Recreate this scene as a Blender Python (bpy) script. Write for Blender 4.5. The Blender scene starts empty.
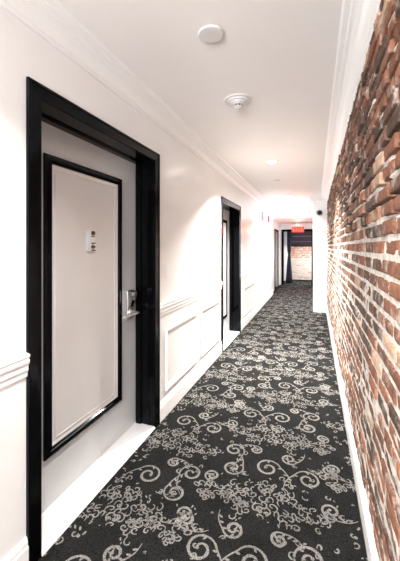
import bpy, math, random
from mathutils import Vector, noise as mnoise

scene = bpy.context.scene
COL = scene.collection
PI = math.pi

# ------------------------------------------------------------------ camera
YAW = math.radians(20.35)
cam_d = bpy.data.cameras.new('camera')
cam = bpy.data.objects.new('camera', cam_d)
COL.objects.link(cam)
cam.location = (0, 0, 1.4)
cam.rotation_euler = (PI / 2, 0, YAW)
cam_d.sensor_fit = 'VERTICAL'
cam_d.sensor_height = 36
cam_d.lens = 310 / 561 * 36
cam_d.shift_y = -33.5 / 561
cam_d.clip_start = 0.02
scene.camera = cam

# ------------------------------------------------------------------ world, exposure
w = bpy.data.worlds.new('world')
scene.world = w
w.use_nodes = True
w.node_tree.nodes['Background'].inputs[0].default_value = (0.75, 0.86, 1, 1)
w.node_tree.nodes['Background'].inputs[1].default_value = 0.6
vs = scene.view_settings
vs.view_transform = 'Standard'
vs.look = 'None'
vs.gamma = 1
vs.use_curve_mapping = False
vs.exposure = 1.38


def area(name, loc, rot, sx, sy, power, color, spread=180, shape='RECTANGLE'):
    d = bpy.data.lights.new(name, 'AREA')
    d.shape = shape
    d.size = sx
    if shape == 'RECTANGLE':
        d.size_y = sy
    d.energy = power
    d.color = color
    d.spread = math.radians(spread)
    o = bpy.data.objects.new(name, d)
    o.location = loc
    o.rotation_euler = rot
    COL.objects.link(o)
    return o


# daylight of the side window, plus an added fill light behind the camera
BACK_FILL_POWER = 105
SIDE_WINDOW_POWER = 23
area('back_fill_light', (-0.475, -2.93, 1.45), (-PI / 2, 0, PI), 0.9, 1.3, BACK_FILL_POWER, (0.92, 0.96, 1.0))
area('side_window_daylight', (0.24, 8.35, 1.35), (0, PI / 2, 0), 1.7, 1.3, SIDE_WINDOW_POWER, (0.93, 0.96, 1.0))
DOWN = [(0.42, 12), (3.92, 56), (6.75, 24), (10.4, 8)]
for yy, p in DOWN:
    area('downlight_lamp', (-0.5, yy, 2.442), (0, 0, 0), 0.10, 0.10, p, (1.0, 0.965, 0.93), 118, 'DISK')
area('hall_fill_light', (0.44, 12.6, 0.95), (0, PI / 2, 0), 1.0, 0.9, 17, (1.0, 0.98, 0.97))  # added out-of-view lamp that brightens the stair hall


# ------------------------------------------------------------------ materials
def nodes_of(name):
    m = bpy.data.materials.new(name)
    m.use_nodes = True
    nt = m.node_tree
    return m, nt, nt.nodes['Principled BSDF']


def tex_noise(nt, scale, detail=4, rough=0.55, stretch=None):
    tc = nt.nodes.new('ShaderNodeTexCoord')
    n = nt.nodes.new('ShaderNodeTexNoise')
    n.inputs['Scale'].default_value = scale
    n.inputs['Detail'].default_value = detail
    n.inputs['Roughness'].default_value = rough
    if stretch:
        mp = nt.nodes.new('ShaderNodeMapping')
        mp.inputs['Scale'].default_value = stretch
        nt.links.new(tc.outputs['Object'], mp.inputs['Vector'])
        nt.links.new(mp.outputs['Vector'], n.inputs['Vector'])
    else:
        nt.links.new(tc.outputs['Object'], n.inputs['Vector'])
    return n


def ramp(nt, src, stops):
    r = nt.nodes.new('ShaderNodeValToRGB')
    cr = r.color_ramp
    while len(cr.elements) < len(stops):
        cr.elements.new(0.5)
    for e, (p, c) in zip(cr.elements, stops):
        e.position = p
        e.color = (*c, 1)
    nt.links.new(src, r.inputs[0])
    return r


def bump(nt, b, src, strength, dist):
    bp = nt.nodes.new('ShaderNodeBump')
    bp.inputs['Strength'].default_value = strength
    bp.inputs['Distance'].default_value = dist
    nt.links.new(src, bp.inputs['Height'])
    nt.links.new(bp.outputs[0], b.inputs['Normal'])


def mat(name, color, rough=0.5, metal=0.0, var=0.06, nscale=6, bmp=0.0, bscale=80, bdist=0.001, emit=None, estr=0, coat=0, stretch=None):
    m, nt, b = nodes_of(name)
    n = tex_noise(nt, nscale, stretch=stretch)
    lo = tuple(c * (1 - var) for c in color)
    hi = tuple(min(1, c * (1 + var)) for c in color)
    r = ramp(nt, n.outputs['Fac'], [(0.35, lo), (0.65, hi)])
    nt.links.new(r.outputs[0], b.inputs['Base Color'])
    b.inputs['Roughness'].default_value = rough
    b.inputs['Metallic'].default_value = metal
    b.inputs['Coat Weight'].default_value = coat
    if bmp:
        n2 = tex_noise(nt, bscale, 3)
        bump(nt, b, n2.outputs['Fac'], bmp, bdist)
    if emit:
        b.inputs['Emission Color'].default_value = (*emit, 1)
        b.inputs['Emission Strength'].default_value = estr
    return m


M = {}
M['wall'] = mat('wall_paint', (0.84, 0.828, 0.815), 0.2, var=0.015, nscale=2, bmp=0.1, bscale=35, bdist=0.002)
M['trim'] = mat('trim_paint', (0.86, 0.845, 0.83), 0.3, var=0.01, nscale=3)
M['ceiling'] = mat('ceiling_paint', (0.84, 0.805, 0.78), 0.55, var=0.015, nscale=1.5, bmp=0.06, bscale=60)
M['black'] = mat('black_gloss_paint', (0.0015, 0.0015, 0.0018), 0.13, var=0.2, nscale=8, bmp=0.08, bscale=25, bdist=0.001)
_b = M['black'].node_tree.nodes['Principled BSDF']
_b.inputs['Specular IOR Level'].default_value = 0.14
_b.inputs['Specular Tint'].default_value = (0.78, 0.86, 1, 1)
M['door'] = mat('door_paint', (0.68, 0.67, 0.665), 0.33, var=0.03, nscale=3, bmp=0.05, bscale=50)
M['stile'] = mat('door_stile_paint', (0.55, 0.56, 0.57), 0.33, var=0.03, nscale=3)
M['marble'] = mat('white_marble', (0.88, 0.87, 0.86), 0.25, var=0.05, nscale=5)
M['chrome'] = mat('brushed_chrome', (0.82, 0.82, 0.83), 0.3, 1.0, var=0.05)
M['dark_plastic'] = mat('dark_plastic', (0.01, 0.01, 0.015), 0.25)
M['white_plastic'] = mat('white_plastic', (0.78, 0.76, 0.74), 0.4, var=0.02)
M['ceiling_plastic'] = mat('warm_white_plastic', (0.66, 0.63, 0.61), 0.5, var=0.02)
M['plate_blue'] = mat('pale_blue_plate', (0.72, 0.78, 0.82), 0.35, var=0.02)
M['grey_plastic'] = mat('grey_plastic', (0.25, 0.25, 0.25), 0.4)
M['mid_grey'] = mat('mid_grey_plastic', (0.48, 0.45, 0.42), 0.4)
M['red'] = mat('red_plastic', (0.65, 0.03, 0.04), 0.35)
M['lens'] = mat('lamp_lens', (0.9, 0.9, 0.85), 0.4, emit=(1, 0.93, 0.84), estr=14)
M['exit_red'] = mat('exit_lit_red', (0.3, 0.01, 0.005), 0.4, emit=(1.0, 0.03, 0.012), estr=0.45)
M['exit_letter'] = mat('exit_lit_letter', (0.4, 0.05, 0.03), 0.4, emit=(1.0, 0.10, 0.045), estr=0.9)
M['navy'] = mat('navy_fabric', (0.008, 0.011, 0.028), 0.8, var=0.3)
M['dark_steel'] = mat('dark_grey_steel', (0.010, 0.013, 0.017), 0.5, var=0.2)
M['matte_black'] = mat('matte_black_paint', (0.003, 0.003, 0.005), 0.8)
M['matte_black'].node_tree.nodes['Principled BSDF'].inputs['Specular IOR Level'].default_value = 0.05
M['purple'] = mat('plum_paint', (0.16, 0.05, 0.12), 0.5)
M['frame'] = mat('window_frame_paint', (0.8, 0.8, 0.8), 0.4)
m, nt, b = nodes_of('window_glass')
b.inputs['Base Color'].default_value = (0.9, 0.95, 1, 1)
b.inputs['Transmission Weight'].default_value = 1
b.inputs['Roughness'].default_value = 0.02
M['glass'] = m


def carpet(name, lo, hi):
    m, nt, b = nodes_of(name)
    n = tex_noise(nt, 210, 3, 0.7)
    r = ramp(nt, n.outputs['Fac'], [(0.36, lo), (0.64, hi)])
    n2 = tex_noise(nt, 5, 3)
    r2 = ramp(nt, n2.outputs['Fac'], [(0.35, (0.8, 0.8, 0.8)), (0.65, (1.1, 1.1, 1.1))])
    mx = nt.nodes.new('ShaderNodeMixRGB')
    mx.blend_type = 'MULTIPLY'
    mx.inputs[0].default_value = 1
    nt.links.new(r.outputs[0], mx.inputs[1])
    nt.links.new(r2.outputs[0], mx.inputs[2])
    nt.links.new(mx.outputs[0], b.inputs['Base Color'])
    b.inputs['Roughness'].default_value = 0.95
    b.inputs['Specular IOR Level'].default_value = 0.05
    n3 = tex_noise(nt, 300, 2)
    bump(nt, b, n3.outputs['Fac'], 0.8, 0.004)
    return m


M['carpet_dark'] = carpet('carpet_charcoal_pile', (0.002, 0.002, 0.002), (0.027, 0.027, 0.026))
M['carpet_light'] = carpet('carpet_silver_pile', (0.045, 0.043, 0.04), (0.36, 0.345, 0.32))


def brick_mat(name):
    m, nt, b = nodes_of(name)
    at = nt.nodes.new('ShaderNodeAttribute')
    at.attribute_name = 'tone'
    # fine mottling of the fired clay
    n = tex_noise(nt, 28, 6, 0.7)
    r = ramp(nt, n.outputs['Fac'], [(0.3, (0.5, 0.47, 0.45)), (0.7, (1.3, 1.28, 1.25))])
    mx = nt.nodes.new('ShaderNodeMixRGB')
    mx.blend_type = 'MULTIPLY'
    mx.inputs[0].default_value = 1
    nt.links.new(at.outputs['Color'], mx.inputs[1])
    nt.links.new(r.outputs[0], mx.inputs[2])
    # lime residue left on the faces
    n2 = tex_noise(nt, 9, 8, 0.72)
    r2 = ramp(nt, n2.outputs['Fac'], [(0.53, (0, 0, 0)), (0.68, (0.75, 0.75, 0.75))])
    mx2 = nt.nodes.new('ShaderNodeMixRGB')
    nt.links.new(r2.outputs[0], mx2.inputs[0])
    nt.links.new(mx.outputs[0], mx2.inputs[1])
    mx2.inputs[2].default_value = (0.62, 0.53, 0.46, 1)
    nt.links.new(mx2.outputs[0], b.inputs['Base Color'])
    b.inputs['Roughness'].default_value = 0.8
    b.inputs['Specular IOR Level'].default_value = 0.2
    n3 = tex_noise(nt, 70, 6, 0.7)
    bump(nt, b, n3.outputs['Fac'], 0.7, 0.006)
    return m


M['brick'] = brick_mat('old_red_brick')
M['mortar'] = mat('lime_mortar', (0.62, 0.56, 0.50), 0.9, var=0.25, nscale=22, bmp=0.7, bscale=60, bdist=0.006)


# ------------------------------------------------------------------ mesh helpers
class MB:
    def __init__(self):
        self.v, self.f, self.mi, self.c = [], [], [], []
        self.cur = 0
        self.smooth = []

    def face(self, idx, sm=False):
        self.f.append(idx)
        self.mi.append(self.cur)
        self.smooth.append(sm)

    def box(self, x0, x1, y0, y1, z0, z1, bev=0.0):
        if bev > 0:
            return self.bevbox(x0, x1, y0, y1, z0, z1, bev)
        n = len(self.v)
        self.v += [(x, y, z) for x in (x0, x1) for y in (y0, y1) for z in (z0, z1)]
        for q in ((0, 1, 3, 2), (4, 6, 7, 5), (0, 4, 5, 1), (2, 3, 7, 6), (0, 2, 6, 4), (1, 5, 7, 3)):
            self.face([n + i for i in q])

    def bevbox(self, x0, x1, y0, y1, z0, z1, r):
        # box with chamfered edges, built from its 24 corner points
        cs = {}
        n = len(self.v)
        L = (x0, y0, z0)
        Hh = (x1, y1, z1)
        for sx in (0, 1):
            for sy in (0, 1):
                for sz in (0, 1):
                    s = (sx, sy, sz)
                    for ax in range(3):
                        p = [Hh[i] - r if s[i] else L[i] + r for i in range(3)]
                        p[ax] = Hh[ax] if s[ax] else L[ax]
                        cs[(s, ax)] = len(self.v)
                        self.v.append(tuple(p))
        for ax in range(3):
            o1, o2 = [i for i in range(3) if i != ax]
            for sd in (0, 1):
                q = []
                for a, b_ in ((0, 0), (1, 0), (1, 1), (0, 1)):
                    s = [0, 0, 0]
                    s[ax] = sd
                    s[o1] = a
                    s[o2] = b_
                    q.append(cs[(tuple(s), ax)])
                self.face(q)
        for ax in range(3):
            o1, o2 = [i for i in range(3) if i != ax]
            for a in (0, 1):
                for b_ in (0, 1):
                    s0 = [0, 0, 0]
                    s1 = [0, 0, 0]
                    s1[ax] = 1
                    for s in (s0, s1):
                        s[o1] = a
                        s[o2] = b_
                    s0, s1 = tuple(s0), tuple(s1)
                    self.face([cs[(s0, o1)], cs[(s1, o1)], cs[(s1, o2)], cs[(s0, o2)]])
        for sx in (0, 1):
            for sy in (0, 1):
                for sz in (0, 1):
                    s = (sx, sy, sz)
                    self.face([cs[(s, 0)], cs[(s, 1)], cs[(s, 2)]])

    def prism(self, prof, y0, y1):
        # closed profile of (x, z) points run along Y
        n = len(self.v)
        k = len(prof)
        for y in (y0, y1):
            self.v += [(x, y, z) for x, z in prof]
        for i in range(k):
            j = (i + 1) % k
            self.face([n + i, n + j, n + k + j, n + k + i])
        self.face([n + i for i in range(k)][::-1])
        self.face([n + k + i for i in range(k)])

    def prism_x(self, prof, x0, x1):
        n = len(self.v)
        k = len(prof)
        for x in (x0, x1):
            self.v += [(x, y, z) for y, z in prof]
        for i in range(k):
            j = (i + 1) % k
            self.face([n + i, n + j, n + k + j, n + k + i])
        self.face([n + i for i in range(k)])
        self.face([n + k + i for i in range(k)][::-1])

    def frame(self, y0, y1, z0, z1, prof, X, sides=4):
        # mitred moulding round a rectangle on a plane x = X; prof = (inset from outer edge, projection)
        n = len(self.v)
        k = len(prof)
        if sides == 4:
            cs = [(y0, z0, 1, 1), (y0, z1, 1, -1), (y1, z1, -1, -1), (y1, z0, -1, 1)]
        else:
            cs = [(y0, z0, 1, 0), (y0, z1, 1, -1), (y1, z1, -1, -1), (y1, z0, -1, 0)]
        for (y, z, a, b_) in cs:
            for (i, o) in prof:
                self.v.append((X + o, y + a * i, z + b_ * i))
        rng = range(4) if sides == 4 else range(3)
        for c in rng:
            d = (c + 1) % 4
            for i in range(k):
                j = (i + 1) % k
                self.face([n + c * k + i, n + c * k + j, n + d * k + j, n + d * k + i])
        if sides == 3:
            self.face([n + i for i in range(k)])
            self.face([n + 3 * k + i for i in range(k)][::-1])

    def lathe(self, prof, seg=40, cx=0, cy=0, sm=True):
        # (r, z) points turned round Z
        n = len(self.v)
        k = len(prof)
        for s in range(seg):
            a = 2 * PI * s / seg
            for r, z in prof:
                self.v.append((cx + r * math.cos(a), cy + r * math.sin(a), z))
        for s in range(seg):
            t = (s + 1) % seg
            for i in range(k - 1):
                self.face([n + s * k + i, n + t * k + i, n + t * k + i + 1, n + s * k + i + 1], sm)

    def tube(self, pts, radii, seg=12, flat=1.0):
        pts = [Vector(p) for p in pts]
        n = len(self.v)
        for i, p in enumerate(pts):
            t = (pts[min(i + 1, len(pts) - 1)] - pts[max(i - 1, 0)]).normalized()
            up = Vector((0, 0, 1)) if abs(t.z) < 0.9 else Vector((1, 0, 0))
            a = t.cross(up).normalized()
            b_ = a.cross(t).normalized()
            r = radii[i] if isinstance(radii, (list, tuple)) else radii
            for s in range(seg):
                q = 2 * PI * s / seg
                self.v.append(tuple(p + a * math.cos(q) * r + b_ * math.sin(q) * r * flat))
        for i in range(len(pts) - 1):
            for s in range(seg):
                t = (s + 1) % seg
                self.face([n + i * seg + s, n + i * seg + t, n + (i + 1) * seg + t, n + (i + 1) * seg + s], True)
        self.face([n + s for s in range(seg)][::-1])
        e = n + (len(pts) - 1) * seg
        self.face([e + s for s in range(seg)])

    def build(self, name, mats, parent=None, fix=True):
        me = bpy.data.meshes.new(name)
        me.from_pydata(self.v, [], self.f)
        if not isinstance(mats, (list, tuple)):
            mats = [mats]
        for m_ in mats:
            me.materials.append(m_)
        me.polygons.foreach_set('material_index', self.mi)
        me.polygons.foreach_set('use_smooth', self.smooth)
        if self.c:
            ca = me.color_attributes.new('tone', 'FLOAT_COLOR', 'POINT')
            flat = []
            for c in self.c:
                flat += [c[0], c[1], c[2], 1.0]
            ca.data.foreach_set('color', flat)
        me.update()
        if fix:
            import bmesh
            bm = bmesh.new()
            bm.from_mesh(me)
            bmesh.ops.recalc_face_normals(bm, faces=bm.faces)
            bm.to_mesh(me)
            bm.free()
        o = bpy.data.objects.new(name, me)
        COL.objects.link(o)
        if parent:
            o.parent = parent
        return o


def tag(o, label, cat=None, group=None, kind=None):
    o['label'] = label
    if cat:
        o['category'] = cat
    if group:
        o['group'] = group
    if kind:
        o['kind'] = kind
    return o


def struct(o, label, cat):
    return tag(o, label, cat, kind='structure')


def empty(name, loc):
    o = bpy.data.objects.new(name, None)
    o.location = loc
    o.empty_display_size = 0.1
    COL.objects.link(o)
    return o


def seat(o, root):
    """parent a part built in world coordinates to its thing"""
    o.parent = root
    o.matrix_parent_inverse.identity()
    lx, ly, lz = root.location
    for v in o.data.vertices:
        v.co.x -= lx
        v.co.y -= ly
        v.co.z -= lz
    return o


# ------------------------------------------------------------------ dimensions (metres)
XL = -1.17      # left wall face
XR = 0.24       # brick face
ZC = 2.46       # ceiling
YB = -3.0       # wall behind the camera
XD = -1.33      # door leaf plane
D1 = dict(y0=1.066, y1=2.126, z=2.063, o0=0.994, o1=2.198, ot=2.135)
D2 = dict(y0=4.035, y1=4.99, z=1.995, o0=3.955, o1=5.07, ot=2.075)

# ------------------------------------------------------------------ floor with its damask carpet
random.seed(7)
fl = MB()
fl.box(-1.6, 1.6, YB - 0.2, 14.2, -0.12, -0.0015)
fl.cur = 0


def ribbon(mb, pts, wd, z=0.0):
    n = len(mb.v)
    k = len(pts)
    for i, (x, y) in enumerate(pts):
        x0, y0 = pts[max(i - 1, 0)]
        x1, y1 = pts[min(i + 1, k - 1)]
        dx, dy = x1 - x0, y1 - y0
        l = math.hypot(dx, dy) or 1
        h = wd[i] / 2
        mb.v += [(x - dy / l * h, y + dx / l * h, z), (x + dy / l * h, y - dx / l * h, z)]
    for i in range(k - 1):
        a = n + 2 * i
        mb.face([a, a + 1, a + 3, a + 2])


def blob(mb, x, y, r, z=0.0, seg=8, sx=1.0, rot=0.0):
    n = len(mb.v)
    for s in range(seg):
        a = 2 * PI * s / seg
        u, v_ = math.cos(a) * r * sx, math.sin(a) * r
        mb.v.append((x + u * math.cos(rot) - v_ * math.sin(rot), y + u * math.sin(rot) + v_ * math.cos(rot), z))
    mb.face([n + s for s in range(seg)])


def scroll(x, y, rot, size, hand=1, turns=1.45, wmax=0.0145, stem=1.35):
    """one acanthus scroll: a spiral head running out into a tapering stem"""
    pts, wd = [], []
    N = 34
    for i in range(N):
        t = i / (N - 1)
        a = t * turns * 2 * PI
        r = size * (0.2 + 0.8 * (1 - t) ** 1.0)
        pts.append((r * math.cos(a) * 0.62 - size * 0.0, r * math.sin(a) * 0.62))
        wd.append(wmax * (0.65 + 0.5 * math.sin(PI * t)))
    tail, tw = [], []
    for i in range(1, 13):
        t = i / 12
        tail.append((size * 0.62 + size * 0.32 * math.sin(t * PI * 0.9) * 0.6, -size * stem * t))
        tw.append(wmax * (0.65 - 0.4 * t))
    pts = tail[::-1] + pts
    wd = tw[::-1] + wd
    c, s = math.cos(rot), math.sin(rot)
    out = [(x + (px * hand) * c - py * s, y + (px * hand) * s + py * c) for px, py in pts]
    ex, ey = out[-1]
    items = [('r', out, wd), ('b', ex, ey, wmax * 0.62, 1, 0)]
    # small leaves springing off the stem
    for t in (3, 7, 11, 16):
        if t < len(out) - 1:
            lx, ly = out[t]
            dx, dy = out[t + 1][0] - lx, out[t + 1][1] - ly
            a = math.atan2(dy, dx) + hand * 0.9
            items.append(('b', lx + math.cos(a) * wmax * 1.0, ly + math.sin(a) * wmax * 1.0, wmax * 0.42, 2.1, a))
    return items


def rosette(x, y, r, rot=0.0):
    it = [('b', x, y, r * 0.14, 1, 0)]
    for ring, (np_, rr, pl) in enumerate(((5, 0.38, 0.26), (8, 0.78, 0.3))):
        for k in range(np_):
            a = rot + 2 * PI * k / np_ + ring * 0.3
            cx, cy = x + math.cos(a) * r * rr, y + math.sin(a) * r * rr
            pts, wd = [], []
            for i in range(11):
                q = a - 2.3 + 4.6 * i / 10
                pts.append((cx + math.cos(q) * r * pl * 0.85, cy + math.sin(q) * r * pl * 0.85))
                wd.append(0.0065 + 0.004 * math.sin(PI * i / 10))
            it.append(('r', pts, wd))
    return it


def curl(x, y, rot, s):
    """small spiral tendril"""
    pts, wd = [], []
    hand = random.choice((-1, 1))
    sq = random.uniform(0.5, 1.0)
    th = random.random() * PI
    ct, st = math.cos(th), math.sin(th)
    turn = random.uniform(4.2, 7.2)
    N = 18
    for i in range(N):
        t = i / (N - 1)
        a = rot + hand * t * turn
        r = s * (1.15 - 0.95 * t)
        u_, v_ = math.cos(a) * r, math.sin(a) * r * sq
        pts.append((x + u_ * ct - v_ * st, y + u_ * st + v_ * ct))
        wd.append(0.004 + 0.0048 * math.sin(PI * t))
    return [('r', pts, wd)]


TW, TH = 0.70, 0.62
tile = []


def flower(x, y, r, rot):
    """loose peony: a spiral heart inside open, uneven petals"""
    it = curl(x, y, rot, r * 0.42)
    for k in range(6):
        a = rot + 2 * PI * k / 6 + random.uniform(-0.25, 0.25)
        q = r * random.uniform(0.62, 0.85)
        it += curl(x + math.cos(a) * q, y + math.sin(a) * q, a + random.uniform(-1.2, 1.2), r * random.uniform(0.34, 0.5))
    return it


# dense flower clusters wandering across the tile
for (x, y, r) in ((0.10, 0.16, 0.055), (0.20, 0.09, 0.06), (0.235, 0.22, 0.06), (0.345, 0.14, 0.065), (0.45, 0.21, 0.055), (0.455, 0.09, 0.05), (0.56, 0.15, 0.055), (0.36, 0.27, 0.045), (0.66, 0.10, 0.04)):
    tile += flower(x, y, r, x * 31)
for k in range(52):
    a = random.random() * 2 * PI
    rr = 0.35 + 0.8 * random.random()
    tile += curl(0.34 + 0.34 * rr * math.cos(a), 0.155 + 0.14 * rr * math.sin(a), random.random() * 6.28, 0.018 + 0.014 * random.random())
for k in range(24):
    tile.append(('b', 0.7 * random.random(), -0.02 + 0.36 * random.random(), random.uniform(0.003, 0.005), random.uniform(1.5, 2.6), random.random() * 6))
# bold scrolls with leaves in the gaps
for args in ((0.12, 0.41, 0.3, 0.125, 1), (0.36, 0.43, -0.4, 0.13, -1), (0.57, 0.36, 2.6, 0.11, 1), (0.0, 0.53, 1.9, 0.085, -1), (0.24, 0.56, 3.5, 0.085, 1), (0.60, 0.53, 0.5, 0.115, -1), (0.67, 0.25, -1.2, 0.075, 1), (0.46, 0.58, 1.2, 0.07, 1)):
    tile += scroll(*args)
for k in range(22):
    tile += curl(0.7 * random.random(), 0.31 + 0.30 * random.random(), random.random() * 6.28, 0.014 + 0.010 * random.random())
for k in range(12):
    tile.append(('b', 0.7 * random.random(), 0.3 + 0.32 * random.random(), random.uniform(0.003, 0.005), 2.2, random.random() * 6))

pat = MB()
pat.v, pat.f, pat.mi, pat.smooth = fl.v, fl.f, fl.mi, fl.smooth
pat.cur = 1
XF0, XF1 = -1.17, 0.235
ti = 0
for cx_ in range(-2, 3):
    for cy_ in range(-2, 24):
        ox = cx_ * TW - 0.62
        oy = cy_ * TH + (TH / 2 if cx_ % 2 else 0) - 0.3
        flip = -1 if (cy_ % 2) else 1
        if oy > 13.2:
            continue
        for q in tile:
            def tr(p):
                return (ox + (p[0] if flip > 0 else TW - p[0]), oy + p[1])
            if q[0] == 'r':
                pts = [tr(p) for p in q[1]]
                mx_, my_ = pts[len(pts) // 2]
                if all(XF0 < p[0] < XF1 for p in pts) and 0 < 1:
                    ti += 1
                    if my_ > 6 and len(pts) > 12:
                        pts = pts[::2]
                        wd = q[2][::2]
                    else:
                        wd = q[2]
                    wd = [w_ * (0.92 + 0.35 * mnoise.noise(Vector((p[0] * 60, p[1] * 60, 0)))) for w_, p in zip(wd, pts)]
                    ribbon(pat, pts, wd, 0.0006 * (ti % 3) / 3)
            else:
                px_, py_ = tr((q[1], q[2]))
                if XF0 + 0.01 < px_ < XF1 - 0.01:
                    blob(pat, px_, py_, q[3], 0.0003, 8, q[4], q[5] * flip)
floor = pat.build('floor', [M['carpet_dark'], M['carpet_light']], fix=False)
struct(floor, 'charcoal damask carpet with silver scrolls and flowers running down the corridor', 'floor')

# ------------------------------------------------------------------ ceiling
c = MB()
c.box(-1.55, 1.6, YB - 0.2, 9.35, ZC, ZC + 0.12)
struct(c.build('ceiling', M['ceiling']), 'flat cream ceiling above the corridor', 'ceiling')
c = MB()
c.box(-1.55, 0.6, 9.35, 11.9, 2.26, ZC + 0.12)
struct(c.build('trim_lowered_ceiling', M['ceiling']), 'lowered stretch of cream ceiling glowing pink in front of the end doorway', 'ceiling')

# ------------------------------------------------------------------ left wall with door openings
c = MB()
XB = -1.42


def wall_run(mb, ya, yb, xa=XB, xb=XL, z0=0, z1=ZC + 0.02):
    mb.box(xa, xb, ya, yb, z0, z1)


wall_run(c, YB, D1['y0'] - 0.02)
wall_run(c, D1['y0'] - 0.02, D1['y1'] + 0.02, z0=D1['z'] + 0.02)
wall_run(c, D1['y1'] + 0.02, D2['y0'] - 0.02)
wall_run(c, D2['y0'] - 0.02, D2['y1'] + 0.02, z0=D2['z'] + 0.02)
wall_run(c, D2['y1'] + 0.02, 9.38)
wall_run(c, 9.38, 10.2, xb=-1.225)
wall_run(c, 10.2, 11.25, xb=-1.225, z0=1.98)
wall_run(c, 11.25, 11.75, xb=-1.225)
# backing behind the doors
c.box(XB - 0.05, XB, YB, 11.8, 0, ZC + 0.02)
struct(c.build('wall_left', M['wall']), 'glossy off-white painted wall with two black-framed doors', 'wall')


# ------------------------------------------------------------------ mouldings
def rail_prof(X, s=1):
    p = [(0, 0.842), (0.012, 0.842), (0.014, 0.862), (0.022, 0.872), (0.022, 0.892), (0.031, 0.902),
         (0.034, 0.914), (0.027, 0.923), (0.036, 0.93), (0.036, 0.94), (0, 0.945)]
    return [(X + s * a * 0.66, z) for a, z in p]


def base_prof(X, s=1, h=0.15):
    return [(X, 0), (X + s * 0.016, 0), (X + s * 0.016, h - 0.04), (X + s * 0.011, h - 0.034), (X + s * 0.011, h - 0.018), (X + s * 0.005, h), (X, h)]


n_trim = [0]


def trim(mb, label, cat='moulding', m_=None):
    n_trim[0] += 1
    return struct(mb.build('trim_%d' % n_trim[0], m_ or M['trim']), label, cat)


for ya, yb, txt in ((YB, D1['o0'], 'white chair rail left of the nearest black door frame'),
                    (D1['o1'], D2['o0'], 'white chair rail between the two grey doors'),
                    (D2['o1'], 9.38, 'white chair rail beyond the farther grey door')):
    c = MB()
    c.prism(rail_prof(XL), ya, yb)
    trim(c, txt, 'chair rail')
for i, (ya, yb, txt) in enumerate(((YB, D1['o0'], 'white baseboard at the lower left corner, before the nearest door'),
                                   (D1['o1'], D2['o0'], 'white baseboard below the two wall panels between the doors'),
                                   (D2['o1'], 9.38, 'white baseboard beyond the farther grey door'))):
    c = MB()
    c.prism(base_prof(XL), ya, yb)
    struct(c.build('baseboard_left' if i == 0 else 'baseboard_left.%03d' % i, M['trim']), txt, 'baseboard')

pm = [(0, 0), (0, 0.010), (0.006, 0.017), (0.014, 0.018), (0.018, 0.012), (0.026, 0.013), (0.032, 0.006), (0.038, 0.005), (0.038, 0)]
for ya, yb, z0, z1, txt in ((-0.35, 0.78, 0.2, 0.715, 'white raised panel moulding on the wall beside the viewer'),
                            (2.32, 3.06, 0.2, 0.715, 'white rectangular wall panel moulding nearest the close door'),
                            (3.155, 3.9, 0.2, 0.715, 'white rectangular wall panel moulding just before the farther door'),
                            (5.32, 6.5, 0.2, 0.69, 'white wall panel moulding just past the farther door'),
                            (6.75, 7.7, 0.2, 0.69, 'white wall panel moulding farthest along the left wall')):
    c = MB()
    c.frame(ya, yb, z0, z1, pm, XL)
    trim(c, txt, 'wall panel')

# crown mouldings
ZB = 2.357
cp = [(0, 0), (0.012, 0), (0.016, 0.010), (0.024, 0.014), (0.028, 0.028), (0.042, 0.045), (0.06, 0.058), (0.078, 0.066), (0.082, 0.074),
      (0.098, 0.078), (0.102, 0.086), (0.125, 0.090), (0.132, 0.098), (0.135, 0.105), (0, 0.105)]
c = MB()
c.prism([(XL + a, ZB + b_) for a, b_ in cp], YB, 6.6)
trim(c, 'stepped white crown moulding along the top of the left wall', 'crown moulding')
c = MB()
c.prism([(XR + 0.012 - a * 1.05, ZB + b_) for a, b_ in cp], YB, 7.1)
trim(c, 'stepped white crown moulding above the brick wall', 'crown moulding')


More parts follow.
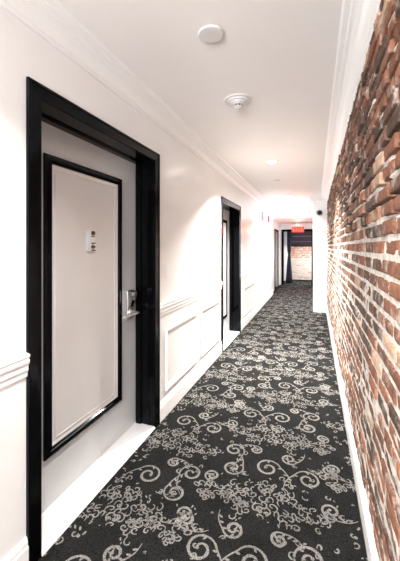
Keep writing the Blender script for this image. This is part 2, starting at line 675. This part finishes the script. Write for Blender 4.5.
# ------------------------------------------------------------------ brick wall
def brick_wall(y0, y1, z0, z1, X, along='y', res=None, seed=1, sgn=-1, tones=None, back=0.0065, L=0.203, Hh=0.054, joint=0.015):
    """courses of separate rough-faced bricks bedded in a lumpy lime mortar, facing sgn along the normal"""
    rnd = random.Random(seed)
    mb = MB()
    z = z0
    row = 0
    while z < z1 - 0.01:
        h = Hh + rnd.uniform(-0.003, 0.003)
        h = min(h, z1 - z)
        y = y0 - (row % 2) * (L + joint) / 2 - rnd.random() * 0.02
        sag = 0.006 * math.sin(row * 1.7)
        header = (row % 6 == 3)
        while y < y1:
            l = (L * 0.5 if header else L) + rnd.uniform(-0.008, 0.008)
            if not header and rnd.random() < 0.06:
                l *= 0.55
            a, b_ = max(y, y0), min(y + l, y1)
            if b_ - a > 0.02:
                near = res(0.5 * (a + b_)) if res else 1
                nu, nv = ((9, 5) if near == 2 else (5, 3) if near == 1 else (2, 2))
                out = rnd.gauss(0, 0.0022)
                ty, tz = rnd.gauss(0, 0.009), rnd.gauss(0, 0.03)
                jz = rnd.uniform(-0.0025, 0.0025)
                col = tones(rnd, 0.5 * (a + b_), z)
                damaged = rnd.random() < 0.14
                n0 = len(mb.v)
                # grid: front face plus two rounded rims to the back
                U = [-1.0] + [-1 + 0.06] + [-1 + 2 * i / nu for i in range(1, nu)] + [1 - 0.06] + [1.0]
                V = [-1.0] + [-1 + 0.14] + [-1 + 2 * i / nv for i in range(1, nv)] + [1 - 0.14] + [1.0]
                cu, cz = 0.5 * (a + b_), z + h / 2 + jz
                hu, hv = (b_ - a) / 2, h / 2
                for vi, vv in enumerate(V):
                    for ui, uu in enumerate(U):
                        edge_u = ui in (0, len(U) - 1)
                        edge_v = vi in (0, len(V) - 1)
                        pu, pz = cu + uu * hu, cz + vv * hv
                        ns = mnoise.noise(Vector((pu * 22 + row * 3.1, pz * 30, seed)))
                        ns2 = mnoise.noise(Vector((pu * 75, pz * 75, seed + 9)))
                        d = out + ty * uu * hu + tz * vv * hv + ns * 0.0035 + ns2 * 0.002
                        if edge_u or edge_v:
                            d -= 0.062
                        elif ui in (1, len(U) - 2) or vi in (1, len(V) - 2):
                            d -= 0.003
                        if damaged and ns > 0.05 and not (edge_u or edge_v):
                            d -= 0.009
                        pz += 0.002 * mnoise.noise(Vector((pu * 30, row, seed)))
                        if along == 'y':
                            mb.v.append((X + sgn * d, pu, pz))
                        else:
                            mb.v.append((pu, X + sgn * d, pz))
                        mb.c.append(col)
                W_ = len(U)
                for i in range(len(V) - 1):
                    for j in range(W_ - 1):
                        q = n0 + i * W_ + j
                        mb.face([q, q + 1, q + W_ + 1, q + W_], near == 2 and 0 < i < len(V) - 2 and 0 < j < W_ - 2)
            y += l + joint
        z += h + joint
        row += 1
    # mortar bed
    mb.cur = 1
    step = 0.024
    ny, nz = int((y1 - y0) / step) + 1, int((z1 - z0) / 0.012) + 1
    n0 = len(mb.v)
    for i in range(nz + 1):
        for j in range(ny + 1):
            pu, pz = y0 + (y1 - y0) * j / ny, z0 + (z1 - z0) * i / nz
            d = -back + 0.004 * mnoise.noise(Vector((pu * 9, pz * 14, 4))) + 0.0035 * mnoise.noise(Vector((pu * 34, pz * 50, 2)))
            # weathered pointing sits deeper high on the wall
            gap = mnoise.noise(Vector((pu * 4.5, pz * 16, 7))) + 0.5 * mnoise.noise(Vector((pu * 13, pz * 40, 5)))
            d -= (0.003 + 0.05 * max(0, min(1, gap * 5 + 0.75))) * max(0, min(1, (pz - 1.38) / 0.3))
            d += 0.0015 * max(0, min(1, (1.45 - pz) / 0.4))
            if along == 'y':
                mb.v.append((X + sgn * d, pu, pz))
            else:
                mb.v.append((pu, X + sgn * d, pz))
            mb.c.append((1, 1, 1))
    for i in range(nz):
        for j in range(ny):
            q = n0 + i * (ny + 1) + j
            mb.face([q, q + 1, q + ny + 2, q + ny + 1], True)
    # solid body behind
    if along == 'y':
        mb.box(X - sgn * 0.075, X - sgn * 0.2, y0, y1, z0, z1 + 0.1)
    else:
        mb.box(y0, y1, X - sgn * 0.075, X - sgn * 0.2, z0, z1 + 0.1)
    while len(mb.c) < len(mb.v):
        mb.c.append((1, 1, 1))
    return mb


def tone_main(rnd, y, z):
    # more brown bricks further along the wall: vignette-like darkening put into the colours
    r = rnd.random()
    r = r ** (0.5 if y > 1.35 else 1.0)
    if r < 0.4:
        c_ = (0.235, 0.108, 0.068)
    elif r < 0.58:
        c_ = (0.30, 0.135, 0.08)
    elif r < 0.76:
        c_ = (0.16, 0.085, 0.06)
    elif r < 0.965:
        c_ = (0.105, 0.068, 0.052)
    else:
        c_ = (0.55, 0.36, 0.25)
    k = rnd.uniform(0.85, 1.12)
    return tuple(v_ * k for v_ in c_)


def tone_pale(rnd, y, z):  # pale tones in the low courses, orange ones higher up
    if z > 0.95:
        c_ = (0.55, 0.22, 0.13)
    else:
        c_ = (0.72, 0.60, 0.54) if rnd.random() < 0.8 else (0.62, 0.40, 0.32)
    k = rnd.uniform(0.9, 1.1)
    return tuple(v_ * k for v_ in c_)


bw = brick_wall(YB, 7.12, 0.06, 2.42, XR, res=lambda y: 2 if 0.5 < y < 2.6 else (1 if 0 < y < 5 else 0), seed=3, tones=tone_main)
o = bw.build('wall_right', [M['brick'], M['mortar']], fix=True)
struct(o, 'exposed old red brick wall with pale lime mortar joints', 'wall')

c = MB()
c.prism([(0.30, 0), (0.222, 0), (0.222, 0.105), (0.227, 0.112), (0.227, 0.128), (0.234, 0.14), (0.30, 0.14)], YB, 7.12)
struct(c.build('baseboard_right', M['trim']), 'white baseboard at the foot of the brick wall', 'baseboard')

# ------------------------------------------------------------------ white pier at the end of the brick wall
c = MB()
c.box(-0.04, 0.5, 7.12, 7.45, 0, ZC + 0.02)
c.box(0.24, 0.5, 7.45, 7.62, 0, ZC + 0.02)
c.box(0.27, 0.5, 7.62, 9.15, 0, 0.7)
c.box(0.27, 0.5, 7.62, 9.15, 2.05, ZC + 0.02)
c.box(0.24, 0.5, 9.15, 11.8, 0, ZC + 0.02)
struct(c.build('wall_pier', M['wall']), 'bright white pier projecting at the far end of the brick wall', 'wall')
c = MB()
c.prism_x([(7.12, 0), (7.104, 0), (7.104, 0.11), (7.112, 0.13), (7.12, 0.15)], -0.04, 0.222)
struct(c.build('baseboard_pier', M['trim']), 'short white baseboard at the foot of the white pier', 'baseboard')
c = MB()
c.prism_x([(7.12, 2.36), (7.105, 2.36), (7.10, 2.385), (7.07, 2.41), (7.055, 2.44), (7.04, 2.46), (7.12, 2.46)], -0.11, 0.11)
trim(c, 'white crown moulding at the head of the white pier', 'crown moulding')

# side window behind the pier
win = empty('window_2', (0.36, 8.385, 0.7))
c = MB()
for a, b_ in ((7.62, 7.68), (8.36, 8.41), (9.09, 9.15)):
    c.box(0.34, 0.40, a, b_, 0.7, 2.05)
for a, b_ in ((0.7, 0.76), (1.36, 1.40), (1.99, 2.05)):
    c.box(0.345, 0.395, 7.62, 9.15, a, b_)
seat(c.build('window_frame', M['frame']), win)
c = MB()
c.box(0.367, 0.373, 7.66, 9.1, 0.74, 2.0)
seat(c.build('window_pane', M['glass']), win)
struct(win, 'side window with white frame behind the white pier', 'window')

# ------------------------------------------------------------------ wall behind the viewer, with a window added for the fill light
c = MB()
c.box(-1.42, -1.02, YB - 0.15, YB, 0, ZC + 0.02)
c.box(0.07, 0.45, YB - 0.15, YB, 0, ZC + 0.02)
c.box(-1.02, 0.07, YB - 0.15, YB, 0, 0.75)
c.box(-1.02, 0.07, YB - 0.15, YB, 2.15, ZC + 0.02)
struct(c.build('wall_back', M['wall']), 'off-white wall behind the viewer, open for an added window', 'wall')
win = empty('added_window_back', (-0.475, YB - 0.08, 0.75))
c = MB()
for a, b_ in ((-1.02, -0.96), (0.01, 0.07)):
    c.box(a, b_, YB - 0.1, YB - 0.04, 0.75, 2.15)
for a, b_ in ((0.75, 0.81), (1.42, 1.46), (2.09, 2.15)):
    c.box(-1.02, 0.07, YB - 0.095, YB - 0.045, a, b_)
seat(c.build('window_frame', M['frame']), win)
c = MB()
c.box(-0.97, 0.02, YB - 0.073, YB - 0.067, 0.8, 2.1)
seat(c.build('window_pane', M['glass']), win)
struct(win, 'added window behind the viewer, carrying the fill light', 'window')


# ------------------------------------------------------------------ doors
def make_door(name, D, label, handle=True, placard=True, side=1):
    y0, y1, zt = D['y0'], D['y1'], D['z']
    root = empty(name, (XD, 0.5 * (y0 + y1), 0))
    # casing on the wall face
    prof = [(0, 0), (0, 0.014), (0.005, 0.018), (0.014, 0.017), (0.018, 0.012), (0.05, 0.010), (0.062, 0.010), (0.068, 0.014), (0.073, 0.010), (D['y0'] - D['o0'], 0.008), (D['y0'] - D['o0'], 0)]
    k = D['y0'] - D['o0']
    prof = [(min(a, k), b_) for a, b_ in prof]
    c = MB()
    c.frame(D['o0'], D['o1'], 0.0, D['ot'], prof, XL, sides=3)
    seat(c.build('casing', M['black']), root)
    # jambs and head lining with a stop
    c = MB()
    c.box(XD - 0.05, XL + 0.002, y0 - 0.02, y0, 0, zt + 0.02)
    c.box(XD - 0.05, XL + 0.002, y1, y1 + 0.02, 0, zt + 0.02)
    c.box(XD - 0.05, XL + 0.002, y0, y1, zt, zt + 0.02)
    c.box(XD + 0.006, XD + 0.05, y0, y0 + 0.012, 0, zt, )
    c.box(XD + 0.006, XD + 0.05, y1 - 0.012, y1, 0, zt)
    c.box(XD + 0.006, XD + 0.05, y0 + 0.012, y1 - 0.012, zt - 0.012, zt)
    # rounded bead half way through the lining
    for yy, s in ((y0, 1), (y1, -1)):
        c.box(XL - 0.05, XL - 0.04, yy - 0.001 * s, yy + s * 0.006, 0, zt)
    seat(c.build('jamb', M['black']), root)
    # leaf
    c = MB()
    c.box(XD - 0.045, XD, y0 + 0.003, y1 - 0.003, 0.014, zt - 0.003, 0.002)
    leaf = seat(c.build('door_leaf', M['stile']), root)
    # applied black moulding
    ym = 0.5 * (y0 + y1) - 0.02
    hw = 0.338 * (y1 - y0) / 1.04
    bz0, bz1 = 0.283, zt - 0.172
    c = MB()
    bm_ = [(0, 0), (0, 0.012), (0.008, 0.018), (0.014, 0.014), (0.03, 0.016), (0.04, 0.020), (0.047, 0.010), (0.047, 0)]
    c.frame(ym - hw, ym + hw, bz0, bz1, bm_, XD)
    mo = seat(c.build('panel_moulding', M['black']), root)
    # raised centre panel with bevelled rim
    c = MB()
    a0, a1, e0, e1 = ym - hw + 0.047, ym + hw - 0.047, bz0 + 0.047, bz1 - 0.047
    c.frame(a0, a1, e0, e1, [(0, 0), (0, 0.008), (0.006, 0.008), (0.022, 0.002), (0.03, 0.010), (0.036, 0.010), (0.036, 0)], XD)
    c.box(XD - 0.005, XD + 0.006, a0 + 0.03, a1 - 0.03, e0 + 0.03, e1 - 0.03)
    seat(c.build('door_panel', M['door']), root)
    if placard:
        pz0, pz1, py0 = 1.368, 1.507, ym - 0.03
        px = XD + 0.006
        c = MB()
        c.box(px, px + 0.014, py0, py0 + 0.034, pz0 + 0.006, pz1, 0.0015)
        pl = seat(c.build('room_number_plate', M['plate_blue']), root)
        pl['label'] = 'pale blue edge plate of the room number sign'
        c = MB()
        c.box(px, px + 0.009, py0 + 0.034, py0 + 0.078, pz0, pz1, 0.0015)
        seat(c.build('number_strip', M['white_plastic']), root)
        c = MB()
        xx = px + 0.009
        # dark raised characters, top to bottom
        def disc(yc, zc, ry, rz):
            n = len(c.v)
            for x_ in (xx, xx + 0.002):
                for s in range(14):
                    a = 2 * PI * s / 14
                    c.v.append((x_, yc + ry * math.cos(a), zc + rz * math.sin(a)))
            for s in range(14):
                t = (s + 1) % 14
                c.face([n + s, n + t, n + 14 + t, n + 14 + s])
            c.face([n + 14 + s for s in range(14)])
        mid = py0 + 0.056
        disc(mid, pz1 - 0.019, 0.019, 0.0145)
        c.box(xx, xx + 0.002, mid - 0.019, mid + 0.015, pz1 - 0.043, pz1 - 0.037)
        c.box(xx, xx + 0.002, mid - 0.021, mid + 0.021, pz0 + 0.051, pz0 + 0.058)
        disc(mid, pz0 + 0.033, 0.020, 0.0125)
        c.box(xx, xx + 0.002, mid - 0.032, mid + 0.021, pz0 + 0.007, pz0 + 0.015)
        seat(c.build('number_characters', M['dark_plastic']), root)
    if handle:
        hy, hz = (y1 - 0.115 if side > 0 else y0 + 0.115), 0.905
        h = MB()
        # tall electronic lock body with a hooded card reader
        h.prism_x([(hy - 0.036, hz - 0.05), (hy + 0.036, hz - 0.05), (hy + 0.040, hz + 0.10), (hy + 0.040, hz + 0.168), (hy - 0.040, hz + 0.168), (hy - 0.040, hz + 0.10)], XD, XD + 0.02)
        seat(h.build('lock_plate', M['chrome']), root)
        h = MB()
        h.prism([(XD + 0.02, hz + 0.03), (XD + 0.034, hz + 0.045), (XD + 0.050, hz + 0.095), (XD + 0.060, hz + 0.135), (XD + 0.056, hz + 0.158), (XD + 0.02, hz + 0.168)], hy - 0.034, hy + 0.036)
        seat(h.build('card_reader_hood', M['chrome']), root)
        h = MB()
        h.prism([(XD + 0.02, hz + 0.1682), (XD + 0.056, hz + 0.1585), (XD + 0.0565, hz + 0.1605), (XD + 0.02, hz + 0.171)], hy - 0.024, hy + 0.026)
        h.prism([(XD + 0.0345, hz + 0.046), (XD + 0.0505, hz + 0.095), (XD + 0.052, hz + 0.095), (XD + 0.036, hz + 0.046)], hy - 0.018, hy + 0.018)
        seat(h.build('card_slot', M['dark_plastic']), root)
        h = MB()
        # spindle standing out from the plate, lever sweeping back to the hinge side
        h.tube([(XD + 0.018, hy, hz), (XD + 0.035, hy, hz), (XD + 0.0351, hy, hz), (XD + 0.075, hy, hz)], [0.028, 0.026, 0.014, 0.013], 20)
        pts = [(XD + 0.07, hy + 0.014 * side, hz + 0.004), (XD + 0.084, hy + 0.004 * side, hz + 0.004), (XD + 0.08, hy - 0.02 * side, hz + 0.002), (XD + 0.07, hy - 0.055 * side, hz), (XD + 0.064, hy - 0.10 * side, hz - 0.003), (XD + 0.058, hy - 0.145 * side, hz - 0.006)]
        h.tube(pts, [0.011, 0.0135, 0.013, 0.012, 0.011, 0.007], 14, 0.8)
        seat(h.build('lever_handle', M['chrome']), root)
    struct(root, label, 'door')
    c = MB()
    c.prism([(XD - 0.045, 0), (XL + 0.014, 0), (XL + 0.012, 0.008), (XL + 0.002, 0.013), (XD - 0.045, 0.014)], y0 + 0.001, y1 - 0.001)
    return root, c


r1, t1 = make_door('door_1', D1, 'nearest grey hotel room door in a wide glossy black frame')
r2, t2 = make_door('door_2', D2, 'farther grey hotel room door in a black frame down the left wall', side=-1)
trim(t1, 'white marble threshold under the nearest grey door', 'threshold', M['marble'])
trim(t2, 'white marble threshold under the farther grey door', 'threshold', M['marble'])

# dark doorway near the corridor's end
root = empty('door_3', (-1.3, 10.72, 0))
c = MB()
c.frame(10.2, 11.25, 0, 1.985, [(0, 0), (0, 0.02), (0.06, 0.015), (0.06, 0)], -1.225, sides=3)
seat(c.build('casing', M['matte_black']), root)
c = MB()
c.box(-1.36, -1.31, 10.22, 11.23, 0.01, 1.97)
c.frame(10.35, 11.1, 0.3, 1.8, [(0, 0), (0, 0.014), (0.04, 0.014), (0.04, 0)], -1.31)
seat(c.build('door_leaf', M['matte_black']), root)
struct(root, 'closed black door on the left just before the end doorway', 'door')

# ------------------------------------------------------------------ end wall with black framed opening
YE = 11.8
c = MB()
c.box(-1.42, -1.16, YE, YE + 0.14, 0, 2.6)
c.box(-1.16, -0.04, YE, YE + 0.14, 2.03, 2.6)
c.box(-0.04, 0.5, YE, YE + 0.14, 0, 2.6)
struct(c.build('wall_end', M['wall']), 'white end wall around the open black doorway below the exit sign', 'wall')
root = empty('door_4', (-0.6, YE, 0))
c = MB()
c.box(-1.165, -1.09, YE - 0.02, YE + 0.15, 0, 2.045, 0.004)
c.box(-0.115, -0.035, YE - 0.02, YE + 0.15, 0, 2.045, 0.004)
c.box(-1.09, -0.115, YE - 0.02, YE + 0.15, 1.97, 2.045, 0.004)
seat(c.build('frame', M['matte_black']), root)
struct(root, 'open black doorway at the far end of the corridor', 'doorway')

# ------------------------------------------------------------------ stair hall beyond
bw = brick_wall(-1.6, 0.5, 0.05, 2.9, 13.45, along='x', res=lambda y: 0, seed=11, tones=tone_pale)
o = bw.build('wall_far', [M['brick'], M['mortar']])
struct(o, 'brick wall, pale low down and orange above, seen through the end doorway', 'wall')
c = MB()
c.box(-1.75, -1.6, YE + 0.14, 13.6, 0, 3.0)
c.box(-1.6, -1.0, 13.25, 13.38, 0, 3.0)
c.box(0.5, 0.65, YE, 12.1, 0, 3.0)
c.box(0.5, 0.65, 13.1, 13.6, 0, 3.0)
c.box(0.5, 0.65, 12.1, 13.1, 0, 0.45)
c.box(0.5, 0.65, 12.1, 13.1, 1.42, 3.0)
c.box(-1.6, 0.5, YE + 0.14, 13.6, 3.0, 3.1)
struct(c.build('wall_hall', M['trim']), 'white side walls of the stair hall beyond the end doorway', 'wall')
c = MB()
# dark underside of a stair flight with a folded edge and plum band
c.prism_x([(12.5, 1.9), (12.5, 2.3), (13.3, 2.3), (13.3, 1.55), (13.1, 1.42), (12.62, 1.42), (12.55, 1.5)], -0.93, 0.48)
c.box(-0.99, -0.93, 12.48, 13.3, 1.38, 2.3)
beam = empty('stair_flight', (-0.2, 12.9, 1.42))
seat(c.build('stringer', M['dark_steel']), beam)
c = MB()
c.prism_x([(12.49, 1.79), (12.49, 1.83), (12.56, 1.83), (12.56, 1.79)], -0.8, 0.48)
c.prism_x([(12.515, 1.60), (12.515, 1.62), (12.56, 1.62), (12.56, 1.60)], -0.93, 0.48)
seat(c.build('edge_band', M['purple']), beam)
for xx in (-0.9, 0.4):
    c = MB()
    c.tube([(xx, 13.0, 2.29), (xx, 13.0, 3.0)], 0.025, 10)
    seat(c.build('hanger_rod', M['dark_steel']), beam)
tag(beam, 'dark steel underside of a stair flight above the pale brick wall', 'stairs')

win = empty('added_window_hall', (0.56, 12.6, 0.45))  # unseen window, added to house the hall's fill light
c = MB()
for a, b_ in ((12.1, 12.15), (12.58, 12.62), (13.05, 13.1)):
    c.box(0.53, 0.59, a, b_, 0.45, 1.42)
for a, b_ in ((0.45, 0.5), (1.37, 1.42)):
    c.box(0.535, 0.585, 12.1, 13.1, a, b_)
seat(c.build('window_frame', M['frame']), win)
c = MB()
c.box(0.557, 0.563, 12.13, 13.07, 0.48, 1.39)
seat(c.build('window_pane', M['glass']), win)
struct(win, 'added unseen low window in the stair hall side wall, carrying fill light', 'window')

cur = MB()
NS = 22
n0 = 0
rows = [(0.03, 0.115), (0.3, 0.10), (0.7, 0.075), (1.0, 0.05), (1.12, 0.035), (1.25, 0.06), (1.6, 0.07), (2.2, 0.07)]
for zz, hw in rows:
    for j in range(NS):
        a = 2 * PI * j / NS
        rr = 1 + 0.18 * math.sin(a * 5)
        cur.v.append((-0.92 + hw * math.cos(a) * rr, 12.2 + hw * 0.5 * math.sin(a) * rr, zz))
for i in range(len(rows) - 1):
    for j in range(NS):
        k = (j + 1) % NS
        cur.face([i * NS + j, i * NS + k, (i + 1) * NS + k, (i + 1) * NS + j], True)
cur.face(list(range(NS))[::-1])
cur.face([(len(rows) - 1) * NS + j for j in range(NS)])
tag(cur.build('curtain', M['navy']), 'navy curtain gathered in the middle inside the end doorway', 'curtain')

# ------------------------------------------------------------------ exit sign
EX, EY, EZ = -0.545, 11.0, 1.9
sg = empty('exit_sign', (EX, EY, EZ))
c = MB()
c.box(EX - 0.20, EX + 0.20, EY, EY + 0.06, EZ, EZ + 0.19, 0.006)
seat(c.build('sign_body', M['exit_red']), sg)
c = MB()
c.box(EX - 0.19, EX + 0.19, EY + 0.005, EY + 0.055, EZ + 0.19, EZ + 0.225)
c.box(EX - 0.1, EX + 0.1, EY + 0.0, EY + 0.06, 2.235, 2.26)
c.box(EX - 0.015, EX + 0.015, EY + 0.02, EY + 0.04, EZ + 0.22, 2.24)
c.box(EX - 0.12, EX + 0.12, EY + 0.01, EY + 0.05, EZ + 0.225, EZ + 0.27)
seat(c.build('mounting_canopy', M['white_plastic']), sg)


def letter_boxes(ch, x, z, w_, h, t):
    o_ = []
    if ch == 'E':
        o_ = [(x, x + t, z, z + h)] + [(x + t, x + w_, z + q, z + q + t) for q in (0, h / 2 - t / 2, h - t)]
    elif ch == 'I':
        o_ = [(x + w_ / 2 - t / 2, x + w_ / 2 + t / 2, z, z + h)]
    elif ch == 'T':
        o_ = [(x + w_ / 2 - t / 2, x + w_ / 2 + t / 2, z, z + h - t), (x, x + w_, z + h - t, z + h)]
    return o_


for ch, x0 in (('E', -0.165), ('X', -0.08), ('I', 0.005), ('T', 0.085)):
    c = MB()
    lw, lh, lt = 0.065, 0.13, 0.018
    bx_, bz_ = EX + x0, EZ + 0.03
    if ch == 'X':
        for s in (0, 1):
            xa, xb = (bx_, bx_ + lw - lt) if s == 0 else (bx_ + lw - lt, bx_)
            n = len(c.v)
            for yy in (EY - 0.003, EY + 0.001):
                c.v += [(xa, yy, bz_), (xa + lt, yy, bz_), (xb + lt, yy, bz_ + lh), (xb, yy, bz_ + lh)]
            c.face([n, n + 1, n + 2, n + 3])
            c.face([n + 4, n + 7, n + 6, n + 5])
            for i in range(4):
                j = (i + 1) % 4
                c.face([n + i, n + j, n + 4 + j, n + 4 + i])
    else:
        for (xa, xb, za, zb) in letter_boxes(ch, bx_, bz_, lw, lh, lt):
            c.box(xa, xb, EY - 0.003, EY + 0.001, za, zb)
    seat(c.build('letter', M['exit_letter']), sg)
tag(sg, 'lit red EXIT sign hanging before the end doorway', 'exit sign')
pl = bpy.data.lights.new('exit_glow', 'AREA')
pl.size, pl.size_y, pl.shape = 0.38, 0.18, 'RECTANGLE'
pl.energy, pl.color = 6, (1.0, 0.10, 0.05)
po = bpy.data.objects.new('exit_glow', pl)
po.location = (EX, EY - 0.01, EZ + 0.1)
po.rotation_euler = (-PI / 2, 0, 0)
po.rotation_euler = (PI / 2 + PI, 0, 0)
COL.objects.link(po)

# ------------------------------------------------------------------ ceiling fittings
# flat blank disc
c = MB()
c.lathe([(0, ZC - 0.013), (0.055, ZC - 0.013), (0.062, ZC - 0.011), (0.064, ZC - 0.006), (0.064, ZC - 0.004), (0.058, ZC - 0.004), (0.058, ZC + 0.001), (0, ZC + 0.001)], 48, -0.483, 1.459, False)
tag(c.build('ceiling_cover_disc', M['ceiling_plastic']), 'plain white round cover disc on the ceiling, nearest the viewer', 'ceiling disc')

sd = empty('smoke_detector', (-0.52, 2.19, ZC))
c = MB()
c.lathe([(0.0, ZC), (0.100, ZC), (0.102, ZC - 0.004), (0.096, ZC - 0.010), (0.078, ZC - 0.011), (0.076, ZC - 0.020), (0.060, ZC - 0.022), (0.058, ZC - 0.030), (0.048, ZC - 0.032), (0.0, ZC - 0.032)], 48, -0.52, 2.19, False)
seat(c.build('mounting_base', M['ceiling_plastic']), sd)
c = MB()
c.lathe([(0.046, ZC - 0.03), (0.046, ZC - 0.036), (0.040, ZC - 0.04), (0.034, ZC - 0.04)], 40, -0.52, 2.19)
c.lathe([(0.034, ZC - 0.052), (0.034, ZC - 0.054), (0.026, ZC - 0.06), (0, ZC - 0.062)], 40, -0.52, 2.19)
for k in range(8):
    a = 2 * PI * k / 8 + 0.2
    c.box(-0.52 + 0.028 * math.cos(a) - 0.003, -0.52 + 0.028 * math.cos(a) + 0.003, 2.19 + 0.028 * math.sin(a) - 0.003, 2.19 + 0.028 * math.sin(a) + 0.003, ZC - 0.054, ZC - 0.038)
seat(c.build('sensor_cap', M['ceiling_plastic']), sd)
c = MB()
c.lathe([(0.0, ZC - 0.036), (0.028, ZC - 0.036), (0.028, ZC - 0.054), (0, ZC - 0.054)], 24, -0.52, 2.19)
seat(c.build('sensor_core', M['dark_plastic']), sd)
tag(sd, 'white stepped round smoke detector on the ceiling above the first door', 'smoke detector')

names = {0.42: 'lit recessed ceiling downlight above the viewer', 3.92: 'lit recessed ceiling downlight before the farther door',
         6.75: 'lit recessed ceiling downlight beside the white pier', 10.4: 'lit recessed downlight in the lowered ceiling by the exit sign'}


def downlight(y, z, label, lit=True, r=0.06, x=-0.5):
    t = empty('downlight', (x, y, z))
    c = MB()
    c.lathe([(r - 0.008, z - 0.001), (r - 0.006, z - 0.006), (r + 0.004, z - 0.007), (r + 0.014, z - 0.003), (r + 0.015, z + 0.001)], 40, x, y)
    seat(c.build('trim_ring', M['white_plastic']), t)
    c = MB()
    c.lathe([(0, z - 0.002), (r - 0.007, z - 0.002)], 40, x, y)
    seat(c.build('lens', M['lens'] if lit else M['mid_grey']), t)
    tag(t, label, 'ceiling light')


for yy, p in DOWN:
    zz = 2.26 if yy > 9.35 else ZC
    downlight(yy, zz, names[yy])
downlight(5.02, ZC, 'small unlit grey recessed fitting on the ceiling over the farther door', False, 0.05, -0.56)
# keep every lamp just under its own lens
for o in list(COL.objects):
    if o.type == 'LIGHT' and o.name.startswith('downlight_lamp'):
        o.location.z = (2.26 if o.location.y > 9.35 else ZC) - 0.012

# ------------------------------------------------------------------ wall fittings
sw = empty('light_switch', (XL, 2.37, 1.2))
c = MB()
c.box(XL, XL + 0.006, 2.335, 2.405, 1.135, 1.255, 0.002)
seat(c.build('switch_plate', M['white_plastic']), sw)
c = MB()
c.prism([(XL + 0.006, 1.163), (XL + 0.012, 1.163), (XL + 0.008, 1.227), (XL + 0.006, 1.227)], 2.353, 2.387)
seat(c.build('rocker', M['white_plastic']), sw)
tag(sw, 'white light switch on the wall just right of the nearest black frame', 'light switch')

al = empty('fire_alarm', (XL, 8.35, 2.08))
c = MB()
c.box(XL, XL + 0.035, 8.28, 8.42, 2.06, 2.22, 0.006)
seat(c.build('alarm_body', M['red']), al)
c = MB()
c.box(XL + 0.035, XL + 0.055, 8.30, 8.40, 2.14, 2.2, 0.006)
seat(c.build('strobe_lens', M['white_plastic']), al)
tag(al, 'small red fire alarm strobe high on the far left wall', 'fire alarm')

c = MB()
c.box(XL, XL + 0.02, 7.24, 7.47, 2.0, 2.25, 0.003)
pl_ = empty('wall_sign', (XL, 7.35, 2.0))
seat(c.build('sign_panel', M['white_plastic']), pl_)
c = MB()
c.box(XL + 0.02, XL + 0.024, 7.26, 7.45, 2.02, 2.23)
seat(c.build('sign_face', M['dark_plastic']), pl_)
tag(pl_, 'slim dark grey plate high on the left wall before the red alarm', 'sign')

# dome camera on the pier
dc = empty('dome_camera', (0.09, 7.12, 2.13))
import mathutils
c = MB()
for (ra, rb, ya, yb) in ((0.07, 0.072, 7.12, 7.10), (0.072, 0.06, 7.10, 7.07)):
    n = len(c.v)
    for (r, y) in ((ra, ya), (rb, yb)):
        for s in range(28):
            a = 2 * PI * s / 28
            c.v.append((0.09 + r * math.cos(a), y, 2.13 + r * math.sin(a)))
    for s in range(28):
        t = (s + 1) % 28
        c.face([n + s, n + t, n + 28 + t, n + 28 + s], True)
c.face([n + 28 + s for s in range(28)])
seat(c.build('camera_housing', M['mid_grey']), dc)
c = MB()
rows = 7
for i in range(rows):
    t = i / (rows - 1) * PI / 2 * 0.97
    for s in range(24):
        a = 2 * PI * s / 24
        c.v.append((0.09 + 0.052 * math.cos(t) * math.cos(a), 7.07 - 0.052 * math.sin(t), 2.13 + 0.052 * math.cos(t) * math.sin(a)))
for i in range(rows - 1):
    for s in range(24):
        t = (s + 1) % 24
        c.face([i * 24 + s, i * 24 + t, (i + 1) * 24 + t, (i + 1) * 24 + s], True)
c.face([(rows - 1) * 24 + s for s in range(24)])
seat(c.build('tinted_dome', M['dark_plastic']), dc)
tag(dc, 'small dark dome security camera near the top of the white pier', 'camera')

c = MB()
c.box(0.10, 0.2, 7.09, 7.12, 1.66, 1.78, 0.006)
bx1 = empty('call_box', (0.15, 7.12, 1.66))
seat(c.build('box_body', M['white_plastic']), bx1)
c = MB()
c.box(0.115, 0.185, 7.086, 7.09, 1.70, 1.765)
seat(c.build('box_grille', M['mid_grey']), bx1)
tag(bx1, 'beige wall box on the white pier below the dome camera', 'wall box')

c = MB()
c.box(0.105, 0.16, 7.108, 7.12, 1.30, 1.40, 0.003)
bx2 = empty('light_switch', (0.13, 7.12, 1.3))
seat(c.build('switch_plate', M['white_plastic']), bx2)
c = MB()
c.box(0.12, 0.145, 7.10, 7.108, 1.325, 1.375)
seat(c.build('rocker', M['mid_grey']), bx2)
tag(bx2, 'small light switch lowest on the white pier, below the beige box', 'light switch')

sp = empty('sprinkler_head', (-0.14, 9.33, 2.36))
c = MB()
c.tube([(-0.14, 9.35, 2.37), (-0.14, 9.30, 2.37)], [0.04, 0.035], 16)
seat(c.build('escutcheon', M['white_plastic']), sp)
c = MB()
c.tube([(-0.14, 9.30, 2.37), (-0.14, 9.24, 2.37)], [0.018, 0.022], 12)
c.tube([(-0.14, 9.24, 2.37), (-0.14, 9.235, 2.37)], [0.03, 0.03], 12)
seat(c.build('nozzle', M['grey_plastic']), sp)
tag(sp, 'small grey sprinkler on the step of the lowered ceiling left of the pier', 'sprinkler')
